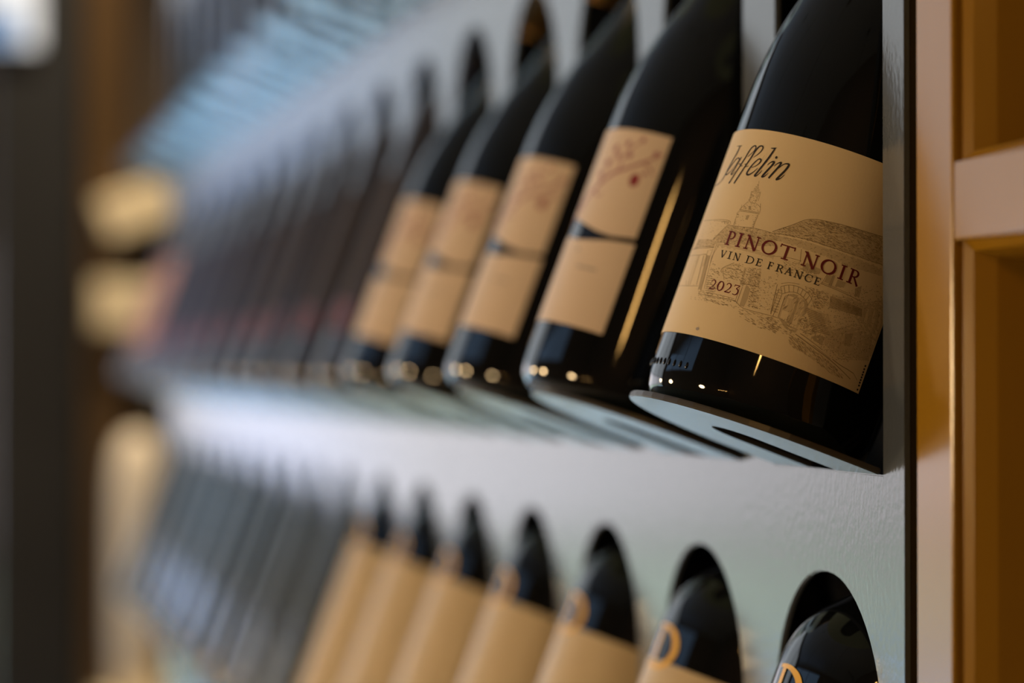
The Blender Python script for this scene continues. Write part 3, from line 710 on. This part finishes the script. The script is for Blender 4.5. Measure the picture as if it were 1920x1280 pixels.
def build_dark_bottle(root):
    rad = .0368
    lathe('glass', SLIM, GLASS_B, root, 72); capsule(root, SLIM, FOIL, .222)
    lab = wrap_sheet('label', -60, 20, 54, 138, CHAR, rad, .0001, root)
    wrap_sheet('red_band', -60, 20, 34, 53.5, MAROON, rad, .0001, root)
def build_peach_bottle(root):
    rad = .0368
    lathe('glass', SLIM, GLASS_N, root, 72); capsule(root, SLIM, FOIL, .222)
    wrap_sheet('label', -62, 62, 40, 150, PEACH, rad, .0001, root)
def build_monogram_bottle(root):
    rad = .040
    lathe('glass', BORD, GLASS_D, root, 96); capsule(root, BORD, FOIL, .222)
    lab = wrap_sheet('label', -66, 72, 22, 165, PAPER3, rad, .0001, root, .00014, 64)
    d = Decal()
    d.ribbon([(-1.5, 178.9), (3, 179.2), (8, 178.6), (13, 176), (15.6, 171), (14, 166), (9.5, 162.8), (4, 162.0), (-1.5, 162.3)], [1.3, 1.5, 2.0, 2.9, 3.5, 3.0, 2.2, 1.5, 1.3])
    d.ribbon([(2.2, 178.8), (2.2, 162.2)], [2.6, 2.6], False)
    d.build('gold_monogram', GOLD, rad, .0004, root, rint(BORD))
def build_green_bottle(root):
    rad = .0368
    lathe('glass', SLIM, GLASS_G, root, 72); capsule(root, SLIM, FOIL, .222)
    wrap_sheet('label', -62, 14, 98, 168, OLIVE, rad, .0001, root)
    wrap_sheet('lower_label', -52, 15, 30, 92, PALE, rad, .0001, root, high=lambda u: 92-14*((u+20)/31)**2)

PROTO = {}
def bottle(kind, builder, i, row, ell, label, group, dz=0, spin=0):
    loc = (-i*S, -ell*math.cos(PHI), ROWS[row]+ell*math.sin(PHI)+.0001)
    if kind not in PROTO:
        o = empty('wine_bottle', loc); builder(o); PROTO[kind] = o
    else:
        p = PROTO[kind]; o = p.copy(); COL.objects.link(o)
        for ch in p.children:
            c = ch.copy(); COL.objects.link(c); c.parent = o
            for g in ch.children:
                g2 = g.copy(); COL.objects.link(g2); g2.parent = c
    o.location = loc; o.rotation_mode = 'XYZ'
    o.matrix_world = Matrix.Translation(loc) @ Matrix.Rotation(-PHI, 4, 'X') @ Matrix.Rotation(spin, 4, 'Z')
    tag(o, label, 'bottle', group); return o
ORD = ['first', 'second', 'third', 'fourth', 'fifth', 'sixth', 'seventh', 'eighth', 'ninth', 'tenth', 'eleventh', 'twelfth']
rj = random.Random(3)
for i in range(N):                             # middle row
    if i == 0: bottle('front', build_front_bottle, 0, 1, .0291, 'sharp dark bottle with cream engraved chateau label reading PINOT NOIR', None)
    elif i < 5:
        where = ['beside the engraved cream label bottle', 'second of the four twig label bottles from the right', 'third of the four twig label bottles from the right', 'last of the four, next to charcoal labels'][i-1]
        bottle('branch', build_branch_bottle, i, 1, (.0400, .0415, .0415, .0415)[i-1], 'dark bottle with split twig label, '+where, 'twig label bottles in the middle row')
    elif i < 15:
        bottle('dark', build_dark_bottle, i, 1, .0405+rj.uniform(-.001, .001), 'blurred charcoal label bottle with maroon band, %s left of the twig labels' % ORD[i-5], 'charcoal label bottles in the middle row', spin=rj.uniform(-.1, .1))
    else: bottle('peach', build_peach_bottle, i, 1, .0410, 'blurred brown bottle with peach label, %s at left end of middle row' % ('last' if i == 16 else 'next to last'), 'peach label bottles')
for i in range(N):                             # lower row
    if i < 7: bottle('mono', build_monogram_bottle, i, 2, .0440, 'black bottle with gold D emblem above tan label, %s from right in lower row' % ORD[i], 'gold emblem bottles in the lower row')
    else: bottle('green', build_green_bottle, i, 2, .0425+rj.uniform(-.001, .001), 'blurred green-grey bottle with pale lower label, %s left of the gold emblem bottles' % ORD[i-7], 'green-grey bottles in the lower row', spin=rj.uniform(-.1, .1))
# ------------------------------------------------------------------ far end of the room
sh = tag(empty('display_shelf', (-4.45, .12, Z0)), 'blurred golden oak display shelf with pale boards beyond the rack end', 'shelf')
place(box('post', (-4.48, .007, Z0), (-4.30, .085, 1.3), FARWOOD, bev=.004), sh)
place(box('post', (-4.60, .302, Z0), (-4.30, .318, 1.3), FARWOOD, bev=.002), sh)
place(box('back_panel', (-4.58, .085, Z0), (-4.56, .302, 1.3), FARBACK), sh)
o = place(box('shelf_board', (-4.545, .03, -.042), (-4.26, .215, .042), BOARD, bev=.006), sh); o.rotation_euler = (math.radians(20), 0, 0)
o.location = Vector((0, .01, .318))-sh.location+Vector((0, 0, 0)); 
place(box('shelf_board', (-4.545, .02, .115), (-4.27, .195, .212), BOARD, bev=.006), sh)
place(box('shelf_board', (-4.55, .02, -.66), (-4.12, .29, -.60), BOARD, bev=.006), sh)
va = tag(empty('ceramic_vase', (-4.22, .103, -.5999)), 'blurred cream rounded vase standing at the far end left of the rack', 'vase')
lathe('vessel', [(.030, 0), (.042, .004), (.049, .03), (.053, .14), (.053, .32), (.051, .42), (.045, .47), (.034, .50), (.022, .512), (.020, .515)], CREAM, va, 48)
scn = tag(empty('lit_screen', (-4.28, -.12, .62)), 'bright white lit screen with blue area at the top of the dark column', 'screen')
place(box('screen_case', (-4.299, -.20, .665), (-4.285, -.082, .86), BLACK, bev=.002), scn)
place(box('white_area', (-4.2855, -.197, .668), (-4.283, -.085, .857), mat('screen_white', (.2, .2, .2), .3, emit=(.95, .97, .97), es=.86)), scn)
place(box('blue_area', (-4.2835, -.196, .672), (-4.281, -.122, .738), mat('screen_blue', (.03, .06, .12), .3, emit=(.16, .34, .66), es=.6)), scn)

# ------------------------------------------------------------------ lamps in the room
def pendant(x, y, z, r, power, col, label, tall=0):
    p = tag(empty('pendant_lamp', (x, y, Z1)), label, 'lamp')
    em = mat('lamp_glow', (1, .8, .5), .4, emit=col, es=power)
    if tall: prof = [(r*.6, -tall/2), (r, -tall/2+r*.4), (r, tall/2-r*.4), (r*.6, tall/2)]
    else: prof = [(r*math.sin(PI*k/16)+.0005, -r*math.cos(PI*k/16)) for k in range(17)]
    b = lathe('bulb', prof, em, p, 24); b.location = (0, 0, z-Z1)
    h = max(r, tall/2)
    c = lathe('socket', [(.012, h), (.016, h+.01), (.016, h+.05), (.010, h+.06)], BLACK, p, 20); c.location = (0, 0, z-Z1)
    c = lathe('cord', [(.003, h+.05), (.003, Z1-z-.012)], BLACK, p, 8); c.location = (0, 0, z-Z1)
    c = lathe('ceiling_rose', [(.045, -.012), (.05, -.008), (.05, 0), (.03, 0.0)], BLACK, p, 24)
WARM = (1, .68, .34)
pendant(1.65, -1.0, .70, .028, 60, (1, .54, .15), 'slim warm tube pendant lamp near the entrance, outside the picture', .30)
for k, (x, y, z) in enumerate(((-2.0, -1.55, .03), (-.9, -1.35, .03), (.15, -1.3, .02))):
    pendant(x, y, z, .065, 122, WARM, 'warm globe pendant lamp hung low over the aisle, %s from the far window' % ORD[k])
dl = tag(empty('ceiling_spotlight', (-3.85, .02, Z1)), 'small black ceiling spotlight aimed at the far display shelf', 'lamp')
lathe('housing', [(.03, -.10), (.036, -.10), (.036, -.002), (.045, -.002), (.045, 0), (.02, 0)], BLACK, dl, 24)

u = tag(empty('added_ledge_uplight', (-1.75, -.80, Z0)), 'added round fill uplight on the floor in front of the rack, below the picture', 'lamp')
lathe('housing', [(.07, 0), (.075, .005), (.075, .07), (.068, .075), (.062, .07), (.06, .03)], BLACK, u, 32)  # body for the added ledge fill light

for k in range(6):
    pendant(1.5+.16*k, -3.3-.05*k, -.05+.02*(k % 2), .022, 90, (1, .55, .16), 'small amber bulb over the bar behind the camera, %s of six' % ORD[k])
